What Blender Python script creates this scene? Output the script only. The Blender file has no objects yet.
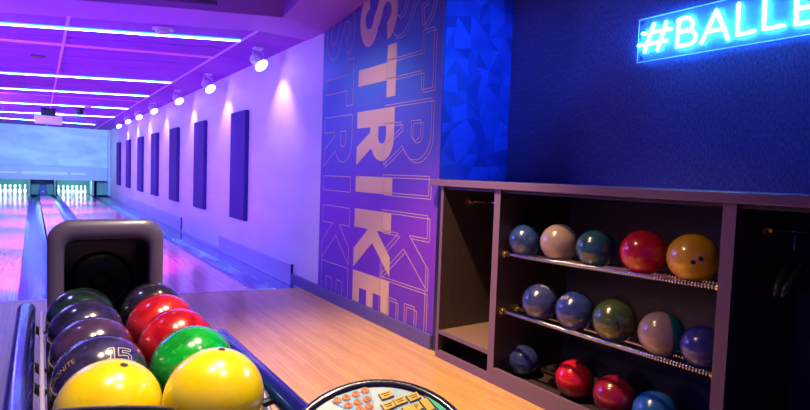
import bpy, bmesh, math, random
from mathutils import Vector, Matrix, Quaternion
random.seed(7)
PI = math.pi
sc = bpy.context.scene
COL = sc.collection

# ------------------------------------------------------------------ camera
F = 540.0
CAM = Vector((0, 0, 1.25))
R = Matrix(((0.8282061398901007, 0.0019393541272131228, -0.5604202251474038),
            (-0.5593391571898626, 0.06503943688254216, -0.8263834333311239),
            (0.03484676573906256, 0.9978808097942213, 0.05495081766412416)))

def ray(px, py):
    return (R @ Vector((px - 405, 205 - py, -F))).normalized()

def at(px, py, ax, val):
    """point of the place on the plane axis = val behind a spot of the photo"""
    w = ray(px, py)
    return CAM + w * ((val - CAM[ax]) / w[ax])

def on_ball(px, py, c, r):
    w = ray(px, py); oc = CAM - c
    b = w.dot(oc); d = b * b - (oc.dot(oc) - r * r)
    return CAM + w * (-b - math.sqrt(max(d, 0)))

cd = bpy.data.cameras.new('camera'); cam = bpy.data.objects.new('camera', cd); COL.objects.link(cam)
cd.sensor_width = 36; cd.lens = F / 810 * 36; cd.clip_start = .02; cd.clip_end = 200
cam.matrix_world = Matrix.Translation(CAM) @ R.to_4x4()
sc.camera = cam

# ------------------------------------------------------------------ materials
def mat(name, color, rough=.5, metal=0., coat=0., emit=None, es=0., spec=None, alpha=1., trans=0.):
    m = bpy.data.materials.new(name); m.use_nodes = True
    b = m.node_tree.nodes['Principled BSDF']
    b.inputs['Base Color'].default_value = (*color, 1)
    b.inputs['Roughness'].default_value = rough
    b.inputs['Metallic'].default_value = metal
    b.inputs['Coat Weight'].default_value = coat
    b.inputs['Coat Roughness'].default_value = .13
    if spec is not None: b.inputs['Specular IOR Level'].default_value = spec
    if emit:
        b.inputs['Emission Color'].default_value = (*emit, 1)
        b.inputs['Emission Strength'].default_value = es
    b.inputs['Alpha'].default_value = alpha
    b.inputs['Transmission Weight'].default_value = trans
    return m

class NT:
    def __init__(s, m):
        s.n = m.node_tree.nodes; s.l = m.node_tree.links; s.b = s.n['Principled BSDF']
        s.tc = s.n.new('ShaderNodeTexCoord')
    def new(s, t, **k):
        x = s.n.new('ShaderNode' + t)
        for a, v in k.items(): setattr(x, a, v)
        return x
    def coords(s, scale=(1, 1, 1), rot=(0, 0, 0), loc=(0, 0, 0)):
        mp = s.new('Mapping'); mp.inputs['Scale'].default_value = scale
        mp.inputs['Rotation'].default_value = rot; mp.inputs['Location'].default_value = loc
        s.l.new(s.tc.outputs['Object'], mp.inputs['Vector']); return mp.outputs['Vector']
    def noise(s, v, scale, detail=3, rough=.5, dist=0.):
        x = s.new('TexNoise'); x.inputs['Scale'].default_value = scale; x.inputs['Detail'].default_value = detail
        x.inputs['Roughness'].default_value = rough; x.inputs['Distortion'].default_value = dist
        s.l.new(v, x.inputs['Vector']); return x
    def ramp(s, f, stops, interp='LINEAR'):
        x = s.new('ValToRGB'); e = x.color_ramp; e.interpolation = interp
        while len(e.elements) < len(stops): e.elements.new(.5)
        for el, (p, c) in zip(e.elements, stops):
            el.position = p; el.color = (*c, 1) if len(c) == 3 else c
        s.l.new(f, x.inputs['Fac']); return x.outputs['Color']
    def mix(s, a, b, fac, mode='MIX'):
        x = s.new('Mix', data_type='RGBA', blend_type=mode)
        for sock, v in ((x.inputs['Factor'], fac), (x.inputs['A'], a), (x.inputs['B'], b)):
            if hasattr(v, 'is_linked'): s.l.new(v, sock)
            else: sock.default_value = v if not isinstance(v, tuple) else (*v, 1)
        return x.outputs['Result']
    def base(s, c): s.l.new(c, s.b.inputs['Base Color'])
    def bump(s, h, strength=.2, dist=.002):
        x = s.new('Bump'); x.inputs['Strength'].default_value = strength; x.inputs['Distance'].default_value = dist
        s.l.new(h, x.inputs['Height']); s.l.new(x.outputs['Normal'], s.b.inputs['Normal'])

def wood(name, c1, c2, gap, rough, coat, board=.035, length=1.6):
    m = mat(name, c1, rough, 0, coat); t = NT(m)
    v = t.coords(rot=(0, 0, PI / 2))
    br = t.new('TexBrick'); br.offset = .37; br.offset_frequency = 3
    br.inputs['Scale'].default_value = 1; br.inputs['Brick Width'].default_value = length
    br.inputs['Row Height'].default_value = board; br.inputs['Mortar Size'].default_value = .0012
    br.inputs['Mortar Smooth'].default_value = .4
    br.inputs['Color1'].default_value = (*c1, 1); br.inputs['Color2'].default_value = (*c2, 1)
    br.inputs['Mortar'].default_value = (*gap, 1); t.l.new(v, br.inputs['Vector'])
    g = t.noise(t.coords(scale=(14, .7, 14)), 4, 4, .6)
    gr = t.ramp(g.outputs['Fac'], [(.25, (.72, .68, .64)), (.75, (1.06, 1.06, 1.06))])
    t.base(t.mix(br.outputs['Color'], gr, .8, 'MULTIPLY'))
    return m

def ball_mat(name, a, b, rough=.22, scale=9, lo=.38, hi=.62, fleck=None):
    m = mat(name, a, rough, 0, .9); t = NT(m)
    n = t.noise(t.coords(loc=(random.random() * 9, random.random() * 9, 0)), scale, 4, .6, 1.2)
    c = t.ramp(n.outputs['Fac'], [(lo, a), (hi, b)])
    if fleck:
        n2 = t.noise(t.coords(), scale * 4, 2, .6)
        k = t.ramp(n2.outputs['Fac'], [(.60, (0, 0, 0)), (.72, (1, 1, 1))])
        c = t.mix(c, fleck, k)
    t.base(c); return m

M = {}
M['floor'] = wood('approach_boards', (.74, .44, .18), (.63, .35, .13), (.36, .19, .07), .34, .35)
M['lane'] = wood('lane_boards', (.78, .46, .46), (.68, .37, .38), (.40, .20, .22), .22, .8, .027, 3.0)
M['white_wall'] = mat('white_paint', (.72, .72, .74), .55)
t = NT(M['white_wall']); n = t.noise(t.coords(scale=(1, .4, 1.6)), 2.2, 3)
t.base(t.ramp(n.outputs['Fac'], [(.3, (.66, .66, .69)), (.7, (.75, .75, .76))]))
M['ceiling'] = mat('purple_ceiling_board', (.40, .10, .62), .75)
t = NT(M['ceiling']); n = t.noise(t.coords(scale=(.5, 3, 1)), 3, 4)
t.base(t.ramp(n.outputs['Fac'], [(.3, (.25, .035, .52)), (.7, (.34, .055, .64))]))
M['soffit'] = mat('violet_soffit_paint', (.42, .17, .70), .6)
M['recess'] = mat('dark_ceiling_paint', (.10, .05, .18), .7)
M['tee'] = mat('lilac_ceiling_bar', (.75, .45, .85), .5)
M['pink'] = mat('pink_ceiling_bar', (.95, .30, .75), .5)
M['led'] = mat('led_core', (.9, .95, 1), .4, emit=(.30, .80, 1), es=15)
M['ledhalo'] = mat('led_halo', (.2, .4, .9), .4, emit=(.0, .32, 1), es=1.6)  # dim glow standing in for the cyan halo around the strips
M['acoustic'] = mat('navy_acoustic_fabric', (.055, .035, .22), .9)
t = NT(M['acoustic']); n = t.noise(t.coords(), 160, 2); t.bump(n.outputs['Fac'], .3)
M['violet_board'] = mat('lilac_guard_board', (.50, .47, .66), .35)
M['board_end'] = mat('board_end', (.05, .04, .10), .6)
M['baseboard'] = mat('navy_baseboard', (.10, .08, .26), .4)
M['gutter'] = mat('blue_gutter', (.06, .075, .48), .16, .3, .5)
M['cap'] = mat('lane_divider_cap', (.72, .72, .80), .18, 0, .6)
M['gold'] = mat('gold_print', (.74, .53, .30), .45)
M['goldline'] = mat('gold_line_print', (.75, .52, .35), .45)
M['cab'] = mat('dark_brown_laminate', (.05, .03, .035), .45)
t = NT(M['cab']); n = t.noise(t.coords(scale=(6, 6, 1)), 8, 4)
t.base(t.ramp(n.outputs['Fac'], [(.3, (.036, .022, .026)), (.7, (.052, .032, .038))]))
M['cabback'] = mat('navy_back_board', (.022, .022, .075), .5)
M['cabedge'] = mat('mauve_laminate_edge', (.17, .10, .18), .4)
M['shelfwood'] = mat('taupe_shelf_board', (.22, .13, .12), .4)
M['chrome'] = mat('ribbed_chrome', (.75, .73, .78), .25, 1)
t = NT(M['chrome']); wv = t.new('TexWave', bands_direction='Y'); wv.inputs['Scale'].default_value = 22
t.l.new(t.coords(), wv.inputs['Vector']); t.bump(wv.outputs['Color'], .8, .004)
t.base(t.ramp(wv.outputs['Color'], [(.3, (.35, .33, .38)), (.7, (.9, .88, .92))]))
M['steel'] = mat('polished_steel', (.7, .7, .74), .2, 1)
M['brass'] = mat('brass_flange', (.75, .52, .22), .25, 1)
M['black'] = mat('black_plastic', (.012, .011, .014), .35)
M['blackmetal'] = mat('black_metal', (.02, .02, .03), .3, .4)
M['hole'] = mat('finger_hole', (.004, .004, .005), .6)
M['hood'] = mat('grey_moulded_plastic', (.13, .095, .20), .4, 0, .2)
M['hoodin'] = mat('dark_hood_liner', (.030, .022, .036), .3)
M['rail'] = mat('blue_lacquered_tube', (.014, .022, .24), .16, .6, .8)
M['tray'] = mat('dark_grey_tray', (.06, .05, .07), .35)
M['lilac'] = mat('lilac_side_plate', (.34, .27, .48), .35)
M['pin'] = mat('white_pin', (.86, .86, .86), .25, 0, .4)
M['pinred'] = mat('red_pin_band', (.6, .03, .04), .4)
M['teal'] = mat('teal_pit_curtain', (.04, .20, .22), .7)
M['kick'] = mat('pale_green_kickback', (.20, .36, .36), .5)
M['navycap'] = mat('navy_moulded_cap', (.03, .04, .22), .3)
M['screen'] = mat('pale_masking_panel', (.62, .70, .74), .5)
t = NT(M['screen']); n = t.noise(t.coords(scale=(.6, 1, 1.5)), 1.3, 4, .55, .8)
t.base(t.ramp(n.outputs['Fac'], [(.34, (.46, .52, .64)), (.62, (.66, .76, .80))]))
M['ledge'] = mat('lilac_masking_ledge', (.50, .48, .72), .4)
M['mask_pale'] = mat('pale_ledge_and_reflection', (.75, .78, .92), .5)
M['lampbody'] = mat('white_lamp_housing', (.7, .65, .75), .4)
M['lens'] = mat('lamp_lens', (1, .9, 1), .3, emit=(1, .62, 1), es=9)
M['projector'] = mat('white_projector_case', (.8, .72, .85), .4)
M['neon'] = mat('neon_tube', (.9, .95, 1), .3, emit=(.035, .30, 1), es=85)
M['acrylic'] = mat('clear_acrylic', (.30, .55, 1), .15, 0, .3, alpha=.16)
M['acryledge'] = mat('lit_acrylic_edge', (.5, .7, 1), .3, emit=(.10, .45, 1), es=1.1)
M['footled'] = mat('pale_foul_line', (.80, .72, .85), .3)

# neon wall: dark embossed wallpaper
m = M['paper'] = mat('dark_textured_wallpaper', (.07, .07, .18), .6); t = NT(m)
n1 = t.noise(t.coords(scale=(1, 7, 2.2)), 20, 5, .7); n2 = t.noise(t.coords(), 2.2, 3)
t.base(t.mix(t.ramp(n1.outputs['Fac'], [(.38, (.035, .05, .20)), (.62, (.13, .14, .42))]), t.ramp(n2.outputs['Fac'], [(.3, (.7, .7, .7)), (.7, (1, 1, 1))]), .7, 'MULTIPLY'))
t.bump(n1.outputs['Fac'], .5, .004)
# printed facets
FAC = [mat('faceted_blue_print', c, .4) for c in ((.008, .024, .24), (.012, .034, .31), (.015, .042, .36), (.018, .052, .41), (.021, .060, .45), (.014, .038, .33))]
# mural print: blue at the top running into violet, LED glow partly painted in
m = M['mural'] = mat('blue_to_violet_print_glow', (.1, .05, .5), .45); t = NT(m)
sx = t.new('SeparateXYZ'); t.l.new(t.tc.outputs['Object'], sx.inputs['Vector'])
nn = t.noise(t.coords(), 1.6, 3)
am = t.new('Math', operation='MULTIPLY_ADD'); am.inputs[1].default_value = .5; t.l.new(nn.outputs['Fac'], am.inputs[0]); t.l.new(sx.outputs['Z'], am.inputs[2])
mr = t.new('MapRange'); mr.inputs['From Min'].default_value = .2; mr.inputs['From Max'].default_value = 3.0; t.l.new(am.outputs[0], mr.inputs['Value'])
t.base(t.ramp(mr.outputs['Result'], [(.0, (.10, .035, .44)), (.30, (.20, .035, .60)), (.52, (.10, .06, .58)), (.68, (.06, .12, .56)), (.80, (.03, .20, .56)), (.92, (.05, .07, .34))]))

# ------------------------------------------------------------------ mesh helpers
def link(name, bm, material, parent=None, smooth=False, bevel=0., seg=2):
    bmesh.ops.remove_doubles(bm, verts=bm.verts, dist=1e-6)
    bmesh.ops.recalc_face_normals(bm, faces=bm.faces)
    me = bpy.data.meshes.new(name); bm.to_mesh(me); bm.free()
    if smooth:
        for p in me.polygons: p.use_smooth = True
    o = bpy.data.objects.new(name, me); COL.objects.link(o)
    for mm in (material if isinstance(material, (list, tuple)) else [material]): me.materials.append(mm)
    if parent is not None:
        o.parent = parent
        o.matrix_parent_inverse = parent.matrix_world.inverted() if parent.type != 'EMPTY' else Matrix.Translation(-parent.location)
    if bevel:
        b = o.modifiers.new('bevel', 'BEVEL'); b.width = bevel; b.segments = seg; b.limit_method = 'ANGLE'
    return o

def tag(o, label, cat, group=None, kind=None):
    o['label'] = label; o['category'] = cat
    if group: o['group'] = group
    if kind: o['kind'] = kind
    return o

def struct(o):
    o['kind'] = 'structure'; return o

def thing(name, label, cat, loc=(0, 0, 0), group=None):
    o = bpy.data.objects.new(name, None); COL.objects.link(o); o.location = loc; o.empty_display_size = .1
    return tag(o, label, cat, group)

def box(bm, x0, x1, y0, y1, z0, z1, sh=None):
    v = []
    for x in (x0, x1):
        for y in (y0, y1):
            for z in (z0, z1):
                v.append(bm.verts.new((x if sh is None else sh(x, y), y, z)))
    for f in ((0, 1, 3, 2), (4, 6, 7, 5), (0, 4, 5, 1), (2, 3, 7, 6), (0, 2, 6, 4), (1, 5, 7, 3)):
        bm.faces.new([v[i] for i in f])

def bx(*a, **k):
    bm = bmesh.new(); box(bm, *a, **k); return bm

def prism(bm, pts, d):
    """closed outline pts (3-D) extruded by vector d"""
    d = Vector(d)
    a = [bm.verts.new(p) for p in pts]; b = [bm.verts.new(Vector(p) + d) for p in pts]
    n = len(pts)
    bm.faces.new(a); bm.faces.new(b[::-1])
    for i in range(n): bm.faces.new((a[i], a[(i + 1) % n], b[(i + 1) % n], b[i]))

def tube(bm, pts, r, n=10, cap=True, closed=False):
    pts = [Vector(p) for p in pts]; rings = []
    m = len(pts); prev = None
    for i, p in enumerate(pts):
        if closed: d = pts[(i + 1) % m] - pts[i - 1]
        else: d = pts[min(i + 1, m - 1)] - pts[max(i - 1, 0)]
        d.normalize()
        if prev is None:
            u = d.orthogonal().normalized()
        else:
            u = (prev - d * prev.dot(d)); u = u.normalized() if u.length > 1e-6 else d.orthogonal().normalized()
        prev = u; w = d.cross(u)
        rr = r[i] if isinstance(r, (list, tuple)) else r
        rings.append([bm.verts.new(p + (u * math.cos(2 * PI * k / n) + w * math.sin(2 * PI * k / n)) * rr) for k in range(n)])
    rng = range(m if closed else m - 1)
    for i in rng:
        A, B = rings[i], rings[(i + 1) % m]
        for k in range(n): bm.faces.new((A[k], A[(k + 1) % n], B[(k + 1) % n], B[k]))
    if cap and not closed:
        bm.faces.new(rings[0][::-1]); bm.faces.new(rings[-1])

def tb(pts, r, **k):
    bm = bmesh.new(); tube(bm, pts, r, **k); return bm

def round_tube(bm, pts, r, n=10):
    """tube with hemispherical ends"""
    pts = [Vector(p) for p in pts]
    d0 = (pts[0] - pts[1]).normalized(); d1 = (pts[-1] - pts[-2]).normalized()
    A = [pts[0] + d0 * r * math.sin(a) for a in (1.45, 1.1, .6)]; B = [pts[-1] + d1 * r * math.sin(a) for a in (.6, 1.1, 1.45)]
    rad = [r * math.cos(a) for a in (1.45, 1.1, .6)] + [r] * len(pts) + [r * math.cos(a) for a in (.6, 1.1, 1.45)]
    tube(bm, A + pts + B, rad, n)

def lathe(bm, prof, c=(0, 0, 0), axis=(0, 0, 1), n=24):
    c = Vector(c); ax = Vector(axis).normalized(); u = ax.orthogonal().normalized(); w = ax.cross(u); rings = []
    for r, h in prof:
        if r < 1e-5: rings.append([bm.verts.new(c + ax * h)])
        else: rings.append([bm.verts.new(c + ax * h + (u * math.cos(2 * PI * k / n) + w * math.sin(2 * PI * k / n)) * r) for k in range(n)])
    for A, B in zip(rings, rings[1:]):
        if len(A) == 1 and len(B) == 1: continue
        for k in range(n):
            a, b = A[k % len(A)], A[(k + 1) % len(A)]; c2, d = B[(k + 1) % len(B)], B[k % len(B)]
            f = []
            for v in (a, b, c2, d):
                if v not in f: f.append(v)
            if len(f) > 2: bm.faces.new(f)

def lt(prof, **k):
    bm = bmesh.new(); lathe(bm, prof, **k); return bm

def font_pieces(txt, size):
    """flat outline mesh of a text from Blender's own font: list of polygons in 2-D"""
    cu = bpy.data.curves.new('txt', 'FONT'); cu.body = txt; cu.size = size; cu.align_x = 'CENTER'; cu.align_y = 'CENTER'
    cu.resolution_u = 3
    o = bpy.data.objects.new('txt', cu); COL.objects.link(o)
    dg = bpy.context.evaluated_depsgraph_get(); dg.update()
    me = bpy.data.meshes.new_from_object(o.evaluated_get(dg))
    vs = [v.co.copy() for v in me.vertices]; fs = [list(p.vertices) for p in me.polygons]
    bpy.data.objects.remove(o); bpy.data.curves.remove(cu); bpy.data.meshes.remove(me)
    return vs, fs

def add_text(bm, txt, size, fn):
    vs, fs = font_pieces(txt, size)
    vv = [bm.verts.new(fn(v.x, v.y)) for v in vs]
    for f in fs:
        try: bm.faces.new([vv[i] for i in f])
        except ValueError: pass

def lanesh(x, y):   # the lane pair runs a touch off square to the long wall
    return x - .0085 * (y - 5.5) if y > 5.5 else x

# ------------------------------------------------------------------ room shell
CZ = 2.65
struct(link('floor', bx(-4, 2.97, -2.5, 27.5, -.25, -.12), M['recess']))
# approach boards with the foul line running slightly askew
def foul_y(x): return 5.47 - .20 * (x - 1.87) if x < 2.36 else 5.42
bm = bmesh.new()
prism(bm, [(-3, -2.5, 0), (3.0, -2.5, 0), (3.0, 3.05, 0), (2.36, 3.05, 0), (2.36, foul_y(2.3), 0), (-3, foul_y(-3), 0)], (0, 0, -.12))
struct(link('floor', bm, M['floor']))
struct(link('wall_right', bx(2.36, 3.1, 3.05, 27.5, -.12, 3.1), M['white_wall']))
struct(link('wall_near_right', bx(3.0, 3.1, -2.5, 3.05, -.1, 3.1), M['paper']))
struct(link('wall_back', bx(-4, 3.1, 27.5, 27.65, -.12, 3.1), M['recess']))
# ceiling over the lanes: boards with seams
bm = bmesh.new()
SK = -.47
def strip_y(y, x): return y + SK * (x - 1.81)
seams = [5.42, 6.45, 7.15, 7.7, 8.35, 9.0, 9.75, 10.4, 11.1, 11.95, 12.9, 14.1, 15.35, 16.8, 18.3, 20.2, 22.3, 25.0]
for a, b in zip(seams, seams[1:]):
    g = .018
    prism(bm, [(-4.2, strip_y(a + g, -4.2), CZ), (1.80, strip_y(a + g, 1.80), CZ), (1.80, strip_y(b - g, 1.80), CZ), (-4.2, strip_y(b - g, -4.2), CZ)], (0, 0, .04))
struct(link('ceiling', bm, M['ceiling']))
struct(link('ceiling_back', bx(-4.2, 2.97, 5.0, 27.5, CZ + .045, CZ + .08), M['recess']))
bm = bmesh.new(); 
for a, b in zip([5.42, 6.9, 8.6, 10.9, 13.5, 16.8, 20.2], [6.9, 8.6, 10.9, 13.5, 16.8, 20.2, 25.0]):
    box(bm, 1.83, 2.36, a + .012, b - .012, CZ, CZ + .04)
struct(link('ceiling_margin', bm, M['ceiling']))
struct(link('trim_1', bx(1.803, 1.827, 5.42, 25, CZ - .012, CZ + .03), M['tee']))
struct(link('trim_2', bx(.220, .246, 6.1, 25, CZ - .014, CZ + .02), M['tee']))
# soffit band framing the raised recess over the approach
bm = bmesh.new()
prism(bm, [(-4.2, strip_y(5.42, -4.2), CZ - .01), (1.83, 5.41, CZ - .01), (2.36, 5.41, CZ - .01), (2.36, 5.0, CZ - .01), (1.83, 4.78, CZ - .01), (1.0, 5.13, CZ - .01), (.43, 5.40, CZ - .01), (-.3, 5.75, CZ - .01), (-4.2, 7.5, CZ - .01)], (0, 0, .4))
struct(link('trim_3', bm, M['soffit']))
bm = bmesh.new()
pr = [(4.97, CZ - .01), (4.1, 2.755), (3.0, 2.89), (2.95, 2.89), (2.95, 3.1), (4.97, 3.1)]
v0 = [(2.36, y, z) for y, z in pr]
prism(bm, [(1.83, 4.78, CZ - .01), (2.36, 5.0, CZ - .01), (2.36, 3.05, 2.885), (1.80, 3.05, 2.885)], (0, 0, .25))
struct(link('trim_4', bm, M['soffit']))
struct(link('ceiling_recess', bx(-4.2, 2.97, -1.0, 6.0, 3.05, 3.12), M['recess']))
struct(link('baseboard_right', bx(2.325, 2.36, 3.05, 5.66, 0, .105), M['baseboard'], bevel=.004))
struct(link('trim_5', bx(2.345, 2.36, 5.66, 24.6, -.04, .01), M['violet_board']))

# ------------------------------------------------------------------ lanes
LX = [(.79, 1.84), (-1.215, -.165)]
names = ['right', 'left']
for (a, b), nm in zip(LX, names):
    L = thing('bowling_lane', 'glossy pink lit bowling lane running to the %s set of pins%s' % (nm, ', beside the lilac wall' if nm == 'right' else ' at the picture edge'), 'bowling lane', ((a + b) / 2, 5.6, 0), 'bowling lanes')
    bm = bmesh.new()
    y0a, y0b = foul_y(a) + .004, foul_y(b) + .004
    v = [(a, y0a, -.005), (b, y0b, -.005), (lanesh(b, 26.4), 26.4, -.005), (lanesh(a, 26.4), 26.4, -.005)]
    prism(bm, v, (0, 0, -.1)); link('lane_bed', bm, M['lane'], L)
    for k in range(7):
        bm = bmesh.new(); xx = (a + b) / 2 + (k - 3) * .15; yy = 9.6 - abs(k - 3) * .32
        prism(bm, [(xx - .016, yy, -.0045), (xx, yy + .16, -.0045), (xx + .016, yy, -.0045)], (0, 0, .0006))
        link('aiming_arrow', bm, M['baseboard'], L)
def gutter(x0, x1, label):
    bm = bmesh.new(); n = 8; prof = []
    for k in range(n + 1):
        s = k / n; prof.append((x0 + (x1 - x0) * s, -.005 - .075 * math.sin(PI * s)))
    for y0, y1 in ((None, 26.3),):
        A = [bm.verts.new((x, foul_y(x) + .006, z)) for x, z in prof]; B = [bm.verts.new((lanesh(x, y1), y1, z)) for x, z in prof]
        C = [bm.verts.new((x, foul_y(x) + .006, z - .012)) for x, z in prof]; D = [bm.verts.new((lanesh(x, y1), y1, z - .012)) for x, z in prof]
        for k in range(n):
            bm.faces.new((A[k], A[k + 1], B[k + 1], B[k])); bm.faces.new((C[k], D[k], D[k + 1], C[k + 1]))
    return tag(link('gutter', bm, M['gutter'], smooth=True), label, 'gutter', 'lane gutters')
gutter(1.845, 2.07, 'shiny blue gutter between the right lane and the lilac wall')
gutter(.53, .785, 'blue gutter along the left edge of the right lane, behind the ball return hood')
gutter(-.16, .13, 'shiny blue gutter along the right edge of the left lane')
bm = bx(2.068, 2.343, 5.44, 26.3, -.07, -.04, sh=lambda x, y: lanesh(x, y) if x < 2.2 else x)
tag(link('gutter_ledge', bm, M['gutter'], bevel=.006), 'blue ledge strip between the wall side gutter and the low guard boards', 'ledge')
bm = bx(2.0705, 2.0745, 5.44, 26.3, -.0395, .012, sh=lanesh)
tag(link('gutter_rail', bm, M['steel'], bevel=.006), 'thin bright rail along the wall side gutter', 'rail')
bm = bx(.15, .515, 5.95, 24.2, -.06, .03, sh=lanesh)
tag(link('lane_divider', bm, M['cap'], bevel=.02, seg=3), 'pale glossy divider strip between the two lanes behind the ball return', 'lane divider')
bm = bmesh.new()
prism(bm, [(-1.3, foul_y(-1.3), .001), (2.07, foul_y(2.07), .001), (2.07, foul_y(2.07) + .035, .001), (-1.3, foul_y(-1.3) + .035, .001)], (0, 0, .002))
tag(link('foul_line', bm, M['footled']), 'thin pale foul line across the start of the lanes', 'foul line')

# low guard boards on the wall
for (y0, y1, h, lb) in ((5.68, 8.65, .205, 'low lilac guard board on the wall nearest the camera, beside the foul line'), (11.4, 19.5, .25, 'second low lilac guard board, farther down the wall beside the right lane')):
    T = thing('guard_board', lb, 'guard board', (2.325, (y0 + y1) / 2, 0), 'low guard boards on the wall')
    link('board', bx(2.338, 2.3595, y0 + .01, y1, -.038, h), M['violet_board'], T, bevel=.004)
    link('end_cap', bx(2.337, 2.3595, y0, y0 + .01, -.038, h), M['board_end'], T)
    for q in (.12, .5, .88):
        link('screw_head', lt([(0, .004), (.006, .003), (.008, 0)], c=(2.338, y0 + (y1 - y0) * q, h * .4), axis=(-1, 0, 0), n=8), M['steel'], T)

# ------------------------------------------------------------------ pins and pit
PINPROF = [(0, 0), (.026, .0), (.028, .006), (.036, .03), (.048, .07), (.0575, .105), (.0605, .115), (.058, .145), (.048, .185), (.035, .215), (.026, .24), (.0235, .258), (.0245, .275), (.029, .30), (.0325, .325), (.0318, .345), (.0275, .362), (.018, .375), (.007, .380), (0, .381)]
def pin(x, y, label, group):
    p = thing('bowling_pin', label, 'bowling pin', (x, y, -.005), group)
    link('body', lt(PINPROF, c=(x, y, -.005), n=20), M['pin'], p, smooth=True)
    link('neck_band', lt([(.0262, .241), (.0247, .250), (.0245, .255)], c=(x, y, -.005), n=20), M['pinred'], p, smooth=True)
    link('neck_band', lt([(.0250, .268), (.0255, .272), (.0268, .281)], c=(x, y, -.005), n=20), M['pinred'], p, smooth=True)
roww = {1: ['alone at the front point'], 2: ['left in the second row', 'right in the second row'],
        3: ['left in the third row', 'middle of the third row', 'right in the third row'],
        4: ['at the left end of the back row', 'second from left in the back row', 'second from right in the back row', 'at the right end of the back row']}
for cx, nm in ((1.25, 'right'), (-.76, 'left')):
    for rw in range(1, 5):
        for k in range(rw):
            x = lanesh(cx + (k - (rw - 1) / 2) * .305, 24.9); y = 24.85 + (rw - 1) * .264
            pin(x, y, 'white bowling pin %s of the %s lane triangle' % (roww[rw][k], nm), 'pins on the %s lane' % nm)
for xx0, xx1, nm in ((.58, 1.80, 'right'), (-1.6, -.36, 'left')):
    tag(link('pit_curtain', bx(xx0, xx1, 26.35, 26.4, -.005, .95), M['teal'], bevel=.01), 'teal lit pit curtain behind the %s lane pins' % nm, 'pit curtain', 'pit curtains')
for xx, w, lb in ((-.34, .05, 'pale kickback board right of the left lane pins'), (.46, .05, 'pale kickback board left of the right lane pins'), (1.72, .08, 'pale green kickback board right of the right lane pins')):
    tag(link('kickback', bx(xx, xx + w, 24.82, 26.3, -.005, .85), M['kick'], bevel=.008), lb, 'kickback board', 'kickback boards')
tag(link('centre_pit_panel', bx(-.285, .455, 25.6, 25.65, -.005, .9), M['kick'], bevel=.01), 'dim teal panel behind the navy cap between the two pin decks', 'panel')
tag(link('machine_panel', bx(1.92, 2.34, 25.1, 25.3, .012, .85), M['kick'], bevel=.01), 'grey green pinsetter side panel next to the wall', 'panel')
T = thing('division_cap', 'dark navy rounded cap between the two pin decks', 'division cap', (.10, 24.5, .03))
bm = bmesh.new()
prof = []
for k in range(13):
    a = PI * k / 12; prof.append((.115 * math.cos(a), .30 + .15 * math.sin(a)))
pts = [(.105 + .135, 24.3, .03)] + [(.105 + x, 24.3, z) for x, z in prof] + [(.105 - .135, 24.3, .03)]
prism(bm, pts, (0, .5, 0)); link('shell', bm, M['navycap'], T, bevel=.02)
link('badge', bx(.065, .145, 24.292, 24.302, .16, .19), M['pink'], T)

T = thing('masking_unit', 'wide pale blue masking screen above the pins across both lanes', 'screen', (.5, 24.75, .6))
link('upper_screen', bx(-3, 2.27, 24.72, 24.80, 1.16, 2.64), M['screen'], T, bevel=.01)
link('ledge_strip', bx(-3, 2.27, 24.66, 24.80, 1.12, 1.155), M['mask_pale'], T, bevel=.005)
link('lower_panel', bx(-3, 2.27, 24.70, 24.80, .60, 1.115), M['ledge'], T, bevel=.01)
bm = bmesh.new()
for x0, x1, z0, z1 in ((-.55, .9, .80, .92), (1.0, 1.5, .82, .90), (-1.2, -.7, .82, .90)):
    box(bm, x0, x1, 24.694, 24.702, z0, z1)
link('text_reflection', bm, M['mask_pale'], T, bevel=.01)  # pale bars painted as the text-like reflection on the panel
tag(link('masking_post', bx(2.275, 2.355, 24.6, 24.85, .012, 2.64), M['violet_board'], bevel=.006), 'lilac post closing the gap between masking screen and wall', 'post')

# ------------------------------------------------------------------ ceiling fittings
order = ['nearest cyan light strip on the ceiling, in front of the smoke detector', 'second cyan ceiling light strip from the camera', 'third cyan ceiling light strip from the camera',
         'fourth cyan ceiling light strip from the camera, just before the projector', 'fifth cyan ceiling light strip, level with the projector', 'farthest cyan ceiling light strip, close to the masking screen']
for i, (px, py) in enumerate(((238, 40), (168, 82), (143, 95.3), (122, 108), (109, 116.5), (95, 124.5))):
    p = at(px, py, 2, CZ - .01); y = p.y
    T = thing('light_strip', order[i], 'light strip', (1.0, y, CZ), 'ceiling light strips')
    x0, x1, hw = -4, 1.79, .014 + .0011 * y
    if i == 5: x1 = p.x
    def q(w, z0, z1):
        bm = bmesh.new()
        y0 = y + SK * (x0 - 1.79); y1 = y + SK * (x1 - 1.79)
        if i == 5: y0 = y1 = y
        prism(bm, [(x0, y0 - w, z0), (x1, y1 - w, z0), (x1, y1 + w, z0), (x0, y0 + w, z0)], (0, 0, z1 - z0)); return bm
    link('housing', q(hw * 2.2, CZ - .014, CZ - .001), M['ledhalo'], T)  # wide glowing channel imitates the halo of the strip
    link('diffuser', q(hw, CZ - .022, CZ - .0145), M['led'], T)
for (px, py, lb) in ((213, 57, 'wide pink ceiling bar behind the smoke detector'), (135, 100.5, 'thin pink ceiling bar beyond the second light strip')):
    p = at(px, py, 2, CZ); w = .055 if px == 213 else .03
    bm = bmesh.new(); x0, x1 = -4, 1.79
    y0 = p.y + (-.36) * (x0 - 1.79); y1 = p.y
    prism(bm, [(x0, y0 - w, CZ - .012), (x1, y1 - w, CZ - .012), (x1, y1 + w, CZ - .012), (x0, y0 + w, CZ - .012)], (0, 0, .011))
    tag(link('ceiling_bar', bm, M['pink']), lb, 'ceiling bar', 'pink ceiling bars')
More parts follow.
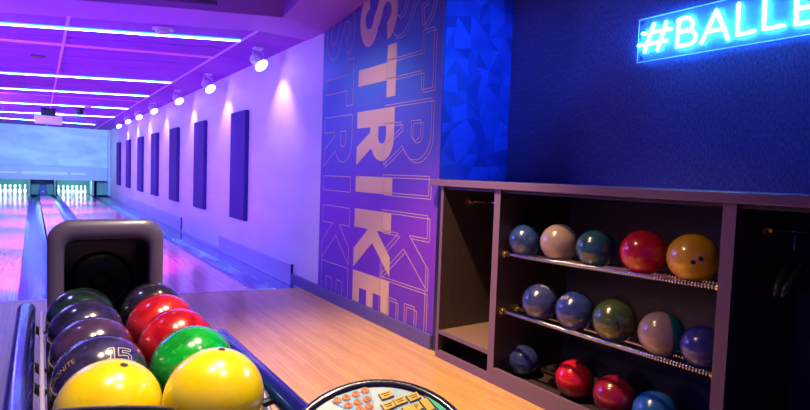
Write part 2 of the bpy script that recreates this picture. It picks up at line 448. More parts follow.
def detector(px, py, r, lb, mt):
    p = at(px, py, 2, CZ - .03)
    T = thing('smoke_detector', lb, 'smoke detector', (p.x, p.y, CZ), 'ceiling detectors')
    link('base', lt([(0, 0), (r, 0), (r, -.02), (r * .95, -.026)], c=(p.x, p.y, CZ - .005)), M['projector'], T, smooth=False)
    link('sensor_dome', lt([(r * .75, -.026), (r * .72, -.04), (r * .5, -.055), (0, -.06)], c=(p.x, p.y, CZ - .005)), mt, T, smooth=True)
detector(163, 31, .095, 'round white smoke detector by the nearest ceiling light strip', M['lampbody'])
detector(88, 106.5, .10, 'small pinkish round detector on the far ceiling right of the projector', M['pink'])
p = at(38, 56, 2, CZ)
tag(link('ceiling_speaker', lt([(0, -.006), (.07, -.006), (.085, -.012), (.09, 0), (0, 0)], c=(p.x, p.y, CZ)), M['black'], smooth=True), 'small dark round speaker in the purple ceiling left of the centre bar', 'speaker')
p = at(80, 112, 2, CZ - .1)
T = thing('security_camera', 'small dark dome camera hanging right of the projector', 'camera', (p.x, p.y, CZ))
link('mount', lt([(0, 0), (.09, 0), (.09, -.05), (.06, -.06), (.06, -.09)], c=(p.x, p.y, CZ)), M['blackmetal'], T)
link('dome', lt([(.085, -.09), (.08, -.13), (.05, -.17), (0, -.185)], c=(p.x, p.y, CZ)), M['black'], T, smooth=True)
p = at(48.5, 119.5, 1, 16.6)
T = thing('projector', 'white box projector hanging from the ceiling above the lanes', 'projector', (p.x, 16.6, CZ))
pc = p
link('case', bx(p.x - .30, p.x + .30, 16.6, 17.1, p.z - .10, p.z + .10), M['projector'], T, bevel=.02)
bm = bx(p.x - .16, p.x + .16, 16.7, 17.0, p.z + .10, CZ); link('mount', bm, M['blackmetal'], T, bevel=.01)
link('lens', lt([(0, .03), (.06, .03), (.07, 0)], c=(p.x + .15, 17.1, p.z), axis=(0, 1, 0)), M['black'], T)

# wall-wash lamps
ordn = ['nearest lamp of the row washing the lilac wall, beside the mural', 'second wall-wash lamp from the camera, above the nearest dark panel', 'third wall-wash lamp from the camera', 'fourth wall-wash lamp from the camera',
        'fifth wall-wash lamp from the camera', 'sixth wall-wash lamp, second farthest in the row', 'farthest wall-wash lamp, above the masking screen corner']
LAMPS = []
for i, (px, py) in enumerate(((261, 65), (210, 88.5), (179, 101), (154, 111), (139, 117), (128, 121.5), (119, 126))):
    c = at(px, py, 0, 2.10)
    d = Vector((.35, -.66, -.66)).normalized()
    LAMPS.append((c, d))
    T = thing('wall_wash_lamp', ordn[i], 'lamp', (c.x, c.y, CZ), 'wall-wash lamps')
    s = 1.0
    link('housing', lt([(0, -.15), (.05, -.15), (.065, -.13), (.072, -.02), (.088, 0), (.088, .012), (.078, .012)], c=c, axis=d, n=20), M['lampbody'], T, smooth=False)
    link('lens', lt([(.079, .008), (.05, .018), (0, .022)], c=c, axis=d, n=20), M['lens'], T, smooth=True)
    side = d.cross(Vector((0, 0, 1))).normalized()
    bm = bmesh.new(); up = Vector((0, 0, 1)); cc = c - d * .06
    tube(bm, [cc + side * .085, cc + side * .085 + up * .10, cc + side * .05 + up * .125, cc - side * .05 + up * .125, cc - side * .085 + up * .10, cc - side * .085], .007, n=6)
    link('yoke', bm, M['lampbody'], T)
    bm = bmesh.new(); tube(bm, [cc + up * .12, (cc.x, cc.y, CZ)], .012, n=8); box(bm, cc.x - .05, cc.x + .05, cc.y - .06, cc.y + .06, CZ - .016, CZ)
    link('ceiling_mount', bm, M['lampbody'], T)

# acoustic panels
pn = ['nearest', 'second', 'third', 'fourth', 'fifth', 'sixth', 'farthest']
for i in range(7):
    y0 = [7.31, 9.52, 11.69, 13.98, 16.26, 18.75, 21.2][i]; wd = [.67, .72, .78, .79, .79, .77, .85][i]
    bm = bx(2.30, 2.3595, y0, y0 + wd, .55, 2.06)
    tag(link('acoustic_panel', bm, M['acoustic'], bevel=.008), '%s tall dark blue acoustic panel on the lilac wall%s' % (pn[i], ' from the camera' if 0 < i < 6 else (', closest to the mural' if i == 0 else ', by the masking screen')), 'acoustic panel', 'acoustic panels on the lilac wall')

# ------------------------------------------------------------------ mural
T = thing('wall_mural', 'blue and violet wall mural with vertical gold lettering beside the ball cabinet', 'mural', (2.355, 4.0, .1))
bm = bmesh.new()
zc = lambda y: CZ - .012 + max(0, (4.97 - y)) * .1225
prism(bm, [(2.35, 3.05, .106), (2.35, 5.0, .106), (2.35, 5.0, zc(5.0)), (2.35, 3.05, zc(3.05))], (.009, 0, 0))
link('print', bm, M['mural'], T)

def arc(cx, cy, rx, ry, a0, a1, n):
    return [(cx + rx * math.cos(a0 + (a1 - a0) * k / n), cy + ry * math.sin(a0 + (a1 - a0) * k / n)) for k in range(n + 1)]
def stroke(pts, w):
    """thick polyline as a closed outline"""
    L, Rr = [], []
    for i, p in enumerate(pts):
        a = pts[max(i - 1, 0)]; b = pts[min(i + 1, len(pts) - 1)]
        dx, dy = b[0] - a[0], b[1] - a[1]; l = math.hypot(dx, dy) or 1
        L.append((p[0] - dy / l * w / 2, p[1] + dx / l * w / 2)); Rr.append((p[0] + dy / l * w / 2, p[1] - dx / l * w / 2))
    return L + Rr[::-1]
# letters: u runs along the word (0..width), v up the letter (0..1); u in metres
LT = {}
spine = arc(.225, .73, .155, .19, -.25 + 0.35, PI + .0, 8) + arc(.225, .73, .155, .19, PI, PI * 1.42, 4)[1:] + [(.245, .49)] + arc(.225, .27, .16, .19, PI * .42, -PI * .98, 14)
LT['S'] = (.45, [[stroke(spine, .15)]])
LT['T'] = (.42, [[[(0, .78), (.138, .78), (.138, 0), (.282, 0), (.282, .78), (.42, .78), (.42, 1), (0, 1)]]])
bowl_o = [(.145, 1), (.26, 1)] + arc(.26, .70, .17, .30, PI / 2, -PI / 2, 10)
LT['R'] = (.46, [[[(0, 0), (.145, 0), (.145, .38), (.19, .38), (.31, 0), (.47, 0), (.325, .42)] + arc(.25, .70, .185, .30, -1.0, PI / 2, 9) + [(0, 1)]],
                 [[(.145, .60), (.235, .60)] + arc(.235, .70, .055, .10, -PI / 2, PI / 2, 6) + [(.145, .80)]]])
LT['I'] = (.14, [[[(0, 0), (.14, 0), (.14, 1), (0, 1)]]])
LT['K'] = (.50, [[[(0, 0), (.165, 0), (.165, .40), (.36, 0), (.53, 0), (.275, .53), (.52, 1), (.36, 1), (.165, .64), (.165, 1), (0, 1)]]])
LT['E'] = (.36, [[[(0, 0), (.33, 0), (.33, .20), (.145, .20), (.145, .41), (.33, .41), (.33, .59), (.145, .59), (.145, .80), (.33, .80), (.33, 1), (0, 1)]]])
START = [('S', 2.80), ('T', 2.30), ('R', 1.795), ('I', 1.228), ('K', .94), ('E', .385)]
def tri_fill(bm, loops, fn):
    from mathutils.geometry import tessellate_polygon
    pl = [[Vector((a, b, 0)) for a, b in lp] for lp in loops]
    flat = [p for lp in pl for p in lp]
    vs = [bm.verts.new(fn(p.x, p.y)) for p in flat]
    for tr in tessellate_polygon(pl):
        try: bm.faces.new([vs[i] for i in tr])
        except ValueError: pass
def clipz(p):
    return Vector((p[0], p[1], max(p[2], .107)))
for ch, z0 in START:
    w, shp = LT[ch]
    loops = [s[0] for s in shp]
    fn = lambda u, v: clipz((2.3485, 4.265 - v * .61, z0 - u))
    bm = bmesh.new(); tri_fill(bm, loops, fn); link('letter', bm, M['gold'], T)
def outline(bm, loop, fn, w=.0045):
    n = len(loop)
    P = [clipz(fn(*p)) for p in loop]
    for i in range(n):
        a, b = P[i], P[(i + 1) % n]
        if (b - a).length < 1e-4: continue
        if a.z <= .108 and b.z <= .108: continue
        d = (b - a).normalized(); s = Vector((0, -d.z, d.y)) * w
        vs = [bm.verts.new(q) for q in (a - s - d * w, b - s + d * w, b + s + d * w, a + s - d * w)]
        bm.faces.new(vs)
for (ya, sc_, dz, dbl, us) in ((4.925, .565, -.01, False, 1.0), (3.80, .64, .02, True, 1.03)):
    for ch, z0 in START:
        w, shp = LT[ch]; bm = bmesh.new()
        for s in shp:
            outline(bm, s[0], lambda u, v: (2.3485, ya - v * sc_, z0 + dz - u * us), .0026 if dbl else .0034)
            if dbl: outline(bm, s[0], lambda u, v: (2.3483, ya - .028 - v * sc_, z0 + dz - .022 - u * us), .0026)
        link('outline_letter', bm, M['goldline'], T)

# faceted print on the end of the wall
bm = bx(2.355, 2.999, 3.0415, 3.049, 1.232, 3.04)
nx, nz = 6, 17; gp = {}
for a in range(nx + 1):
    for b in range(nz + 1):
        x = 2.355 + .644 * a / nx + (random.uniform(-.034, .034) if 0 < a < nx else 0)
        z = 1.232 + 1.808 * b / nz + (random.uniform(-.034, .034) if 0 < b < nz else 0)
        gp[a, b] = bm.verts.new((x, 3.040, z))
fm = {}
for a in range(nx):
    for b in range(nz):
        q_ = [gp[a, b], gp[a + 1, b], gp[a + 1, b + 1], gp[a, b + 1]]
        if random.random() < .5: q_ = q_[1:] + q_[:1]
        for tri in ((q_[0], q_[1], q_[2]), (q_[0], q_[2], q_[3])):
            f_ = bm.faces.new(tri); f_.material_index = random.randrange(6)
tag(link('wall_panel', bm, FAC), 'blue faceted geometric wall panel between the mural and the neon sign wall', 'wall panel')

# ------------------------------------------------------------------ neon sign
NX = 2.970
NS = thing('neon_sign', 'glowing blue white neon sign with hash and letters on the dark wall', 'neon sign', (NX, 1.2, 2.1))
ya, yb = at(637, 40, 0, NX).y, .98
link('backing_panel', bx(NX + .012, NX + .018, yb, ya, 1.975, 2.228), M['acrylic'], NS)
bm = bmesh.new(); q = .0022
tube(bm, [(NX + .015, ya, 1.975), (NX + .015, ya, 2.228), (NX + .015, yb, 2.228), (NX + .015, yb, 1.975)], q, n=6, closed=True)
link('panel_edge', bm, M['acryledge'], NS)
bm = bmesh.new()
for y in (ya - .03, yb + .03):
    for z in (2.0, 2.2): tube(bm, [(NX + .005, y, z), (3.0, y, z)], .007, n=8)
link('standoffs', bm, M['steel'], NS)
zx, zs = 683 / 200.0, (610, 0)
def Z(x, y): return at(610 + x / zx, y / zx, 0, NX)
def smooth_path(pts, sub=5):
    out = []
    n = len(pts)
    for i in range(n - 1):
        p0 = pts[max(i - 1, 0)]; p1 = pts[i]; p2 = pts[i + 1]; p3 = pts[min(i + 2, n - 1)]
        for k in range(sub):
            s = k / sub
            out.append(.5 * ((2 * p1) + (p2 - p0) * s + (2 * p0 - 5 * p1 + 4 * p2 - p3) * s * s + (3 * p1 - p0 - 3 * p2 + p3) * s ** 3))
    out.append(pts[-1]); return out
strokes = [
    ('#', [[(150, 82), (118, 176)], [(192, 76), (162, 170)], [(112, 116), (208, 98)], [(98, 156), (194, 138)]], False),
    ('B', [[(236, 68), (228, 160)], ], False),
    ('A', [[(312, 146), (364, 34), (402, 132)], [(334, 108), (392, 96)]], False),
    ('L', [[(440, 14), (434, 120), (492, 106)]], False),
    ('L', [[(530, -8), (524, 100), (592, 86)]], False),
    ('E', [[(640, -22), (634, 84), (700, 70)], [(637, 30), (690, 20)], [(640, -22), (702, -34)]], False)]
RT = .0088
for ch, sts, _ in strokes:
    bm = bmesh.new()
    for s in sts:
        pts = [Z(*p) for p in s]
        # rounded corner paths
        round_tube(bm, pts if len(pts) == 2 else [pts[0], pts[0].lerp(pts[1], .9), pts[1], pts[1].lerp(pts[2], .1), pts[2]], RT, n=10)
    if ch == 'B':
        pts = smooth_path([Z(*p) for p in ((234, 70), (262, 60), (282, 72), (276, 96), (236, 110))], 5); round_tube(bm, pts, RT, 10)
        pts = smooth_path([Z(*p) for p in ((236, 110), (276, 104), (292, 122), (280, 146), (228, 160))], 5); round_tube(bm, pts, RT, 10)
    link('letter_tube', bm, M['neon'], NS, smooth=True)
link('power_cable', tb([(NX + .01, yb + .05, 2.0), (2.993, yb + .04, 1.95), (2.994, yb - .3, 1.5), (2.994, yb - .32, 1.24)], .004, n=6), M['black'], NS)

# ------------------------------------------------------------------ cabinet units
FX, BX = 2.28, 2.93
def unit(name, label, y0, y1, kick, group='storage cabinet units'):
    T = thing(name, label, 'cabinet', ((FX + BX) / 2, (y0 + y1) / 2, 0), group)
    t_ = .026
    for ya, yb in ((y0, y0 + t_), (y1 - t_, y1)):
        s = link('side_panel', bx(FX + .004, BX, ya, yb, 0, 1.182), M['cab'], T)
        link('edge_band', bx(FX, FX + .004, ya, yb, 0, 1.182), M['cabedge'], s)
    link('back_panel', bx(BX - .012, BX, y0 + t_, y1 - t_, 0, 1.182), M['cabback'], T)
    link('plinth', bx(FX + .001, FX + .024, y0 + t_, y1 - t_, 0, kick), M['cabedge'], T)
    link('bottom_board', bx(FX + .024, BX - .012, y0 + t_, y1 - t_, .01, .03), M['cab'], T)
    link('top_rail', bx(FX + .02, BX - .012, y0 + t_, y1 - t_, 1.165, 1.182), M['cab'], T)
    return T
A = unit('locker_cabinet', 'narrow open coat locker at the left end of the cabinet, beside the mural', 2.375, 2.925, .05)
link('shelf_board', bx(FX + .006, BX - .012, 2.401, 2.899, .172, .19), M['shelfwood'], A)
link('shelf_edge', bx(FX + .001, FX + .006, 2.401, 2.899, .168, .194), M['cabedge'], A)
B = unit('ball_rack_cabinet', 'dark open cabinet with chrome rails holding two rows of bowling balls and more below', 1.055, 2.375, .10)
C = unit('locker_cabinet', 'wide dark open coat locker at the right end of the cabinet, with hanging rod', .12, 1.055, .10)
def coat_rod(T, y0, y1, x, z):
    r = link('coat_rod', tb([(x, y0, z), (x, y1, z)], .0125, n=14), M['steel'], T, smooth=True)
    for y, d in ((y0, 1), (y1, -1)):
        link('rod_flange', lt([(0, .0), (.032, 0), (.032, .006), (.02, .010), (.018, .022), (.0126, .022)], c=(x, y, z), axis=(0, d, 0), n=18), M['brass'], r)
coat_rod(A, 2.401, 2.899, 2.52, 1.085)
coat_rod(C, .146, 1.029, 2.57, 1.075)
# rails for the balls
RX1, RX2 = 2.335, 2.462
RZ = []
for k, (pa, pb) in enumerate((((502, 253.5), (724, 288.5)), ((502, 311), (718, 376.5)))):
    a = at(*pa, 0, RX1); b = at(*pb, 0, RX1); zb, za = b.z, a.z; RZ.append((zb, za))
    for X in (RX1, RX2):
        r = link('ball_rail', tb([(X, 1.081, zb), (X, 2.349, za)], .0125, n=14), M['chrome'], B, smooth=True)
        for y, z, d in ((1.081, zb, 1), (2.349, za, -1)):
            link('rail_socket', lt([(0, 0), (.026, 0), (.026, .006), (.017, .010), (.0165, .024), (.0126, .024)], c=(X, y, z), axis=(0, d, 0), n=18), M['brass'], r)
tag(link('worktop', bx(2.262, 2.999, .08, 3.038, 1.184, 1.229), M['cabedge'], bevel=.004), 'long mauve worktop running over the ball rack and lockers', 'worktop')
tag(link('gap_shade', bx(2.34, 2.93, 2.93, 3.04, .0, 1.18), M['black']), 'black strip drawn as the dark gap between the mural wall end and the cabinet side', 'dark gap')  # black block painted as the shade in the gap
# hangers in the right locker
def hanger(y, label, tw):
    T = thing('coat_hanger', label, 'coat hanger', (2.57, y, 1.075), 'coat hangers')
    rot = Matrix.Rotation(tw, 4, 'Z'); o = Vector((2.57, y, 1.075))
    def P(x, z): return o + rot @ Vector((x, 0, z))
    hk = [P(-.008 + .0185 * math.cos(a) , .0 + .0185 * math.sin(a)) for a in [PI * (1.05 - k * .13) for k in range(9)]] + [P(.004, -.028), P(0, -.05), P(0, -.09)]
    link('hook', tb(hk, .0022, n=6), M['steel'], T)
    bm = bmesh.new()
    tube(bm, [P(-.205, -.245), P(-.19, -.215), P(-.12, -.155), P(-.05, -.105), P(0, -.085), P(.05, -.105), P(.12, -.155), P(.19, -.215), P(.205, -.245)], [.010, .017, .015, .012, .011, .012, .015, .017, .010], n=10)
    link('shoulder_bar', bm, M['black'], T, smooth=True)
    link('lower_bar', tb([P(-.185, -.22), P(.185, -.22)], .006, n=8), M['black'], T)
hanger(.93, 'black coat hanger on the rod in the right locker, nearest the ball rack', .12)
hanger(.86, 'black coat hanger on the rod in the right locker, second from the ball rack', -.1)
hanger(.80, 'black coat hanger on the rod in the right locker, at the picture edge', .25)

# ------------------------------------------------------------------ balls
def sphere(bm, c, r, u=40, v=24):
    bmesh.ops.create_uvsphere(bm, u_segments=u, v_segments=v, radius=r, matrix=Matrix.Translation(c))
def patch(c, r, n, rad, lift=.0008, seg=16, depth=.0):
    """round spherical patch lying on a ball"""
    bm = bmesh.new(); n = n.normalized(); u = n.orthogonal().normalized(); w = n.cross(u); rings = []
    for k in range(4):
        a = rad / r * k / 3
        if k == 0: rings.append([bm.verts.new(c + n * (r + lift))])
        else: rings.append([bm.verts.new(c + (n * math.cos(a) + (u * math.cos(2 * PI * j / seg) + w * math.sin(2 * PI * j / seg)) * math.sin(a)) * (r + lift)) for j in range(seg)])
    for j in range(seg): bm.faces.new((rings[0][0], rings[1][j], rings[1][(j + 1) % seg]))
    for A_, B_ in zip(rings[1:], rings[2:]):
        for j in range(seg): bm.faces.new((A_[j], B_[j], B_[(j + 1) % seg], A_[(j + 1) % seg]))
    return bm
def ball(c, r, material, label, group, holes=(), hr=.0125):
    c = Vector(c)
    T = thing('bowling_ball', label, 'bowling ball', c - Vector((0, 0, r)), group)
    bm = bmesh.new(); sphere(bm, Vector((0, 0, 0)), r)
    o = link('shell', bm, material, T, smooth=True); o.matrix_parent_inverse = Matrix(); o.location = (0, 0, r)
    o.rotation_euler = (random.uniform(0, 6), random.uniform(0, 6), random.uniform(0, 6))
    for h in holes:
        p = on_ball(*h, c, r) if len(h) == 2 else c + Vector(h) * r
        link('finger_hole', patch(c, r, p - c, hr), M['hole'], T, smooth=True)
    return T
# the ball return holds two files of five
BZ = .706; BR = .108
GR = 'balls on the return rack'
mb = dict(
    yel=ball_mat('yellow_ball', (.90, .62, .004), (.80, .52, .003), .25, 5),
    grn=ball_mat('green_ball', (.004, .42, .035), (.004, .18, .02), .2, 8, fleck=(.05, .55, .08)),
    red=ball_mat('red_ball', (.62, .012, .02), (.34, .004, .012), .22, 10, fleck=(.75, .05, .06)),
    red2=ball_mat('cherry_ball', (.66, .02, .025), (.40, .006, .015), .22, 8),
    blk=ball_mat('black_ball', (.012, .010, .018), (.03, .02, .045), .2, 8),
    blkp=ball_mat('black_purple_ball', (.012, .010, .03), (.07, .03, .10), .2, 7),
    blkv=ball_mat('black_violet_ball', (.014, .012, .04), (.05, .035, .15), .2, 6),
    blkg=ball_mat('black_green_ball', (.008, .014, .014), (.015, .05, .035), .2, 7))
ball((.127, 1.322, .712), BR, mb['yel'], 'plain yellow bowling ball at the front of the left file on the return rack', GR, [(124, 365)], .008)
k15 = ball((.129, 1.547, .706), BR, mb['blkv'], 'black bowling ball with outlined number 15 behind the left yellow ball', GR)
ball((.127, 1.768, .702), BR, mb['blkp'], 'black and purple marbled bowling ball in the left file, third from the front', GR)
ball((.125, 1.993, .702), BR, mb['blkv'], 'black and dark violet bowling ball in the left file, fourth from the front', GR)
ball((.123, 2.235, .696), BR, mb['blkg'], 'black and green bowling ball at the back of the left file, by the hood', GR)
ball((.325, 1.215, .738), BR, mb['yel'], 'plain yellow bowling ball at the front of the right file, before the green ball', GR, [(221.7, 349.3)], .008)
ball((.348, 1.526, .707), BR, mb['grn'], 'bright green bowling ball on the return rack between yellow and red balls', GR)
ball((.350, 1.745, .706), BR, mb['red'], 'red bowling ball right behind the green ball on the return rack', GR)
ball((.344, 1.965, .708), BR, mb['red2'], 'red bowling ball in the right file just before the black one', GR)
ball((.352, 2.191, .705), BR, mb['blk'], 'plain black bowling ball at the back of the right file, inside the hood mouth', GR)
# marks on the ball numbered fifteen
def on_sphere(c, r, px, py, up_px):
    p = on_ball(px, py, c, r); n = (p - c).normalized()
    q_ = on_ball(*up_px, c, r); u = q_ - p; u -= n * u.dot(n); u.normalize(); w = u.cross(n)
    def fn(x, y, lift=.0012):
        d = n * r + w * x + u * y
        return c + d.normalized() * (r + lift)
    return fn
c15 = Vector((.129, 1.547, .706))
fn = on_sphere(c15, BR, 121, 355, (120, 347))
def seg_outline(bm, fn, pts, w):
    for a, b in zip(pts, pts[1:]):
        n = max(1, int(math.hypot(b[0] - a[0], b[1] - a[1]) / .006)); dx, dy = b[0] - a[0], b[1] - a[1]; l = math.hypot(dx, dy)
        ox, oy = -dy / l * w, dx / l * w
        for k in range(n):
            s, e = k / n, (k + 1) / n
            bm.faces.new([bm.verts.new(fn(*p)) for p in ((a[0] + dx * s - ox, a[1] + dy * s - oy), (a[0] + dx * e - ox, a[1] + dy * e - oy), (a[0] + dx * e + ox, a[1] + dy * e + oy), (a[0] + dx * s + ox, a[1] + dy * s + oy))])
M['mark'] = mat('pale_ball_print', (.50, .45, .58), .4)
M['goldmark'] = mat('gold_ball_print', (.65, .42, .16), .35, .4)
bm = bmesh.new()
k = .035
one = [(-.9, .35), (-.9, .5), (-.65, .6), (-.45, .6), (-.45, -.6), (-.7, -.6), (-.7, .32), (-.9, .35)]
five = [(-.15, .6), (.75, .6), (.75, .38), (.12, .38), (.1, .18), (.5, .2), (.78, 0), (.78, -.35), (.5, -.6), (-.05, -.6), (-.2, -.35), (.05, -.3), (.12, -.4), (.42, -.4), (.55, -.25), (.5, -.02), (.2, -.02), (-.18, -.08), (-.15, .6)]
for s in (one, five): seg_outline(bm, fn, [(x * k, y * k) for x, y in s], .0011)
link('number_print', bm, M['mark'], k15)
fn = on_sphere(c15, BR, 61, 372.5, (59.5, 365))
bm = bmesh.new(); add_text(bm, 'EBONITE', .021, lambda x, y: fn(x, y))
link('wordmark', bm, M['goldmark'], k15)
fn = on_sphere(c15, BR, 58, 362, (56.5, 355))
bm = bmesh.new(); sw = [(.014 * math.cos(a) * (1 - a / 14) - .002 + .003 * a, .011 * math.sin(a) * (1 - a / 14) + .001 * a) for a in [i * .35 for i in range(24)]]
seg_outline(bm, fn, sw, .0009); link('swirl_print', bm, M['mark'], k15)

# cabinet balls
XB = (RX1 + RX2) / 2
GS = {'t': 'balls on the upper rails', 'm': 'balls on the lower rails', 'b': 'balls on the cabinet floor'}
SB = dict(
    steel=ball_mat('steel_blue_ball', (.012, .035, .19), (.03, .06, .23), .22, 8, fleck=(.06, .09, .22)),
    tan=ball_mat('pearl_tan_ball', (.36, .24, .22), (.28, .20, .22), .25, 6),
    teal=ball_mat('dark_teal_ball', (.008, .05, .11), (.02, .09, .15), .22, 8),
    red=ball_mat('scarlet_ball', (.66, .012, .03), (.46, .006, .02), .22, 8),
    yel=ball_mat('ochre_ball', (.78, .44, .015), (.60, .30, .01), .25, 5),
    navy=ball_mat('navy_ball', (.015, .025, .16), (.04, .05, .19), .22, 8),
    navy2=ball_mat('royal_navy_ball', (.015, .03, .20), (.03, .05, .22), .22, 8),
    olive=ball_mat('olive_green_ball', (.03, .07, .03), (.08, .09, .03), .22, 7, fleck=(.10, .14, .06)),
    viol=ball_mat('blue_violet_ball', (.02, .03, .22), (.04, .05, .26), .25, 6),
    dred=ball_mat('maroon_ball', (.30, .008, .03), (.20, .01, .03), .22, 6),
    blue=ball_mat('azure_ball', (.01, .09, .45), (.02, .14, .50), .22, 6))
m = mat('tan_and_teal_ball', (.5, .4, .35), .22, 0, .9); t = NT(m)
n = t.noise(t.coords(), 5, 3); sx = t.new('SeparateXYZ'); t.l.new(t.tc.outputs['Object'], sx.inputs['Vector'])
am = t.new('Math', operation='MULTIPLY_ADD'); am.inputs[1].default_value = .05; t.l.new(n.outputs['Fac'], am.inputs[0]); t.l.new(sx.outputs['X'], am.inputs[2])
t.base(t.ramp(am.outputs[0], [(.028, (.34, .24, .22)), (.036, (.004, .14, .15))])); SB['two'] = m
def shelf_ball(row, px, r, mk, label, holes=(), dx=0.):
    zr = RZ[0] if row == 't' else RZ[1]
    half = (RX2 - RX1) / 2
    p0 = at(px, 300, 0, XB)
    zy = lambda y: zr[0] + (zr[1] - zr[0]) * (y - 1.081) / 1.268 + math.sqrt((r + .0125) ** 2 - half ** 2)
    z = zy(p0.y)
    # depth along the rail under the given column of the photo
    lo = Vector((XB, p0.y, z))
    for _ in range(6):
        cc = R.transposed() @ (lo - CAM); x = 405 + F * cc.x / -cc.z
        lo.y += (x - px) / 200
    lo.z = zy(lo.y)
    return ball(lo, r, SB[mk], label, GS[row], holes, .010), lo
def floor_ball(px, r, X, mk, label, holes=()):
    lo = Vector((X, at(px, 380, 0, X).y, .03 + r))
    for _ in range(6):
        cc = R.transposed() @ (lo - CAM); x = 405 + F * cc.x / -cc.z
        lo.y += (x - px) / 200
    return ball(lo, r, SB[mk], label, GS['b'], holes, .010), lo
shelf_ball('t', 525, .096, 'steel', 'small steel blue bowling ball at the left end of the upper rails', [(516.3, 239.3), (520.8, 240.6)])
shelf_ball('t', 559.5, .106, 'tan', 'pearly tan bowling ball second from left on the upper rails')
shelf_ball('t', 595.5, .099, 'teal', 'dark teal bowling ball between the tan and red balls on the upper rails', [(585, 237.8)])
shelf_ball('t', 643.5, .108, 'red', 'scarlet bowling ball beside the yellow ball on the upper rails')
shelf_ball('t', 693, .1085, 'yel', 'yellow ochre bowling ball with two finger holes at the right end of the upper rails', [(693.2, 262.3), (701, 258.9)])
def speckle(T, c, r, px, py, up):
    fn = on_sphere(c, r, px, py, up); bm = bmesh.new()
    for j in range(3):
        for i in range(7):
            x, y = (i - 3) * .0075 + random.uniform(-.001, .001), (j - 1) * .009
            w, h = random.uniform(.0018, .003), random.uniform(.0022, .0036)
            bm.faces.new([bm.verts.new(fn(x + a, y + b)) for a, b in ((-w, -h), (w, -h), (w, h), (-w, h))])
    link('print_mark', bm, M['mark'], T)
T_, c_ = shelf_ball('m', 540, .104, 'navy', 'navy bowling ball with pale print on top at the left end of the lower rails')
speckle(T_, c_, .104, 545, 286.5, (546, 284))
T_, c_ = shelf_ball('m', 575, .105, 'navy2', 'navy bowling ball second from left on the lower rails, beside the olive ball')
speckle(T_, c_, .105, 564.5, 297.5, (566, 295))
shelf_ball('m', 614.5, .108, 'olive', 'olive green bowling ball with finger holes on the lower rails', [(617.4, 323.3), (625.7, 326.3)])
T_, c_ = shelf_ball('m', 661.5, .104, 'two', 'bowling ball half tan and half teal on the lower rails', [(679.6, 317)])
for ch in T_.children:
    if ch.name.startswith('shell'):
        rt = Vector((R[0][0], R[1][0], R[2][0]))      # turned so the seam faces the room
        ch.rotation_euler = rt.to_track_quat('X', 'Z').to_euler()
shelf_ball('m', 703, .094, 'viol', 'blue violet bowling ball at the right end of the lower rails')
floor_ball(523.5, .093, 2.50, 'navy', 'dark navy bowling ball with finger holes on the cabinet floor at the left', [(516, 370), (511.8, 371)])
floor_ball(574.5, .106, 2.50, 'red', 'bright red bowling ball on the cabinet floor beside the maroon one')
floor_ball(614.5, .108, 2.48, 'dred', 'maroon bowling ball on the cabinet floor between the red and blue balls')
floor_ball(655.5, .107, 2.48, 'blue', 'azure blue bowling ball on the cabinet floor at the bottom of the picture')

# ------------------------------------------------------------------ ball return
BRN = thing('ball_return', 'grey ball return with arched hood and blue tube rails, full of bowling balls', 'ball return', (.24, 1.9, 0))
CX = .225
def rrect(cx, w, z0, z1, r, y, n=7, rb=None):
    pts = []; rb = r if rb is None else rb
    for (x, z, a0, rr) in ((cx + w / 2 - r, z1 - r, 0, r), (cx - w / 2 + r, z1 - r, PI / 2, r), (cx - w / 2 + rb, z0 + rb, PI, rb), (cx + w / 2 - rb, z0 + rb, PI * 1.5, rb)):
        for k in range(n + 1):
            a = a0 + PI / 2 * k / n; pts.append(Vector((x + rr * math.cos(a), y, z + rr * math.sin(a))))
    return pts
def loft(bm, loops, cap0=False, cap1=False):
    Rr = [[bm.verts.new(p) for p in lp] for lp in loops]
    for A_, B_ in zip(Rr, Rr[1:]):
        n = len(A_)
        for k in range(n): bm.faces.new((A_[k], A_[(k + 1) % n], B_[(k + 1) % n], B_[k]))
    if cap0: bm.faces.new(Rr[0][::-1])
    if cap1: bm.faces.new(Rr[-1])
HY = 2.40
bm = bmesh.new()
loft(bm, [rrect(CX, .34, .0, .94, .10, HY + .62), rrect(CX, .375, .0, 1.0, .09, HY + .45, rb=.02), rrect(CX, .402, .0, 1.028, .075, HY + .06, rb=.02), rrect(CX, .405, .0, 1.033, .075, HY + .02, rb=.02), rrect(CX, .395, .01, 1.030, .07, HY, rb=.02),
          rrect(CX, .315, .50, .968, .05, HY + .002, rb=.02), rrect(CX, .295, .52, .955, .045, HY + .02, rb=.02), rrect(CX, .285, .53, .945, .045, HY + .33, rb=.02)], True, False)
link('hood', bm, M['hood'], BRN, smooth=True)
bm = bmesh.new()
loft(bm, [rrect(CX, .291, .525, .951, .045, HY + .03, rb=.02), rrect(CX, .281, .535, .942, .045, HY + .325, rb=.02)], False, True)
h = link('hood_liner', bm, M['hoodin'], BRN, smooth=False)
bm = bmesh.new(); lathe(bm, [(0, .02), (.03, .02), (.04, .012), (.10, .012), (.115, .02), (.125, .012), (.125, 0)], (CX, HY + .32, .74), (0, -1, 0), 28)
wl = link('lift_wheel', bm, M['black'], BRN)
bm = bmesh.new()
for a in range(6): lathe(bm, [(0, .018), (.009, .016), (.010, .010)], (CX + .07 * math.cos(a * PI / 3 + .4), HY + .32, .74 + .07 * math.sin(a * PI / 3 + .4)), (0, -1, 0), 10)
link('wheel_bolts', bm, M['hoodin'], wl)
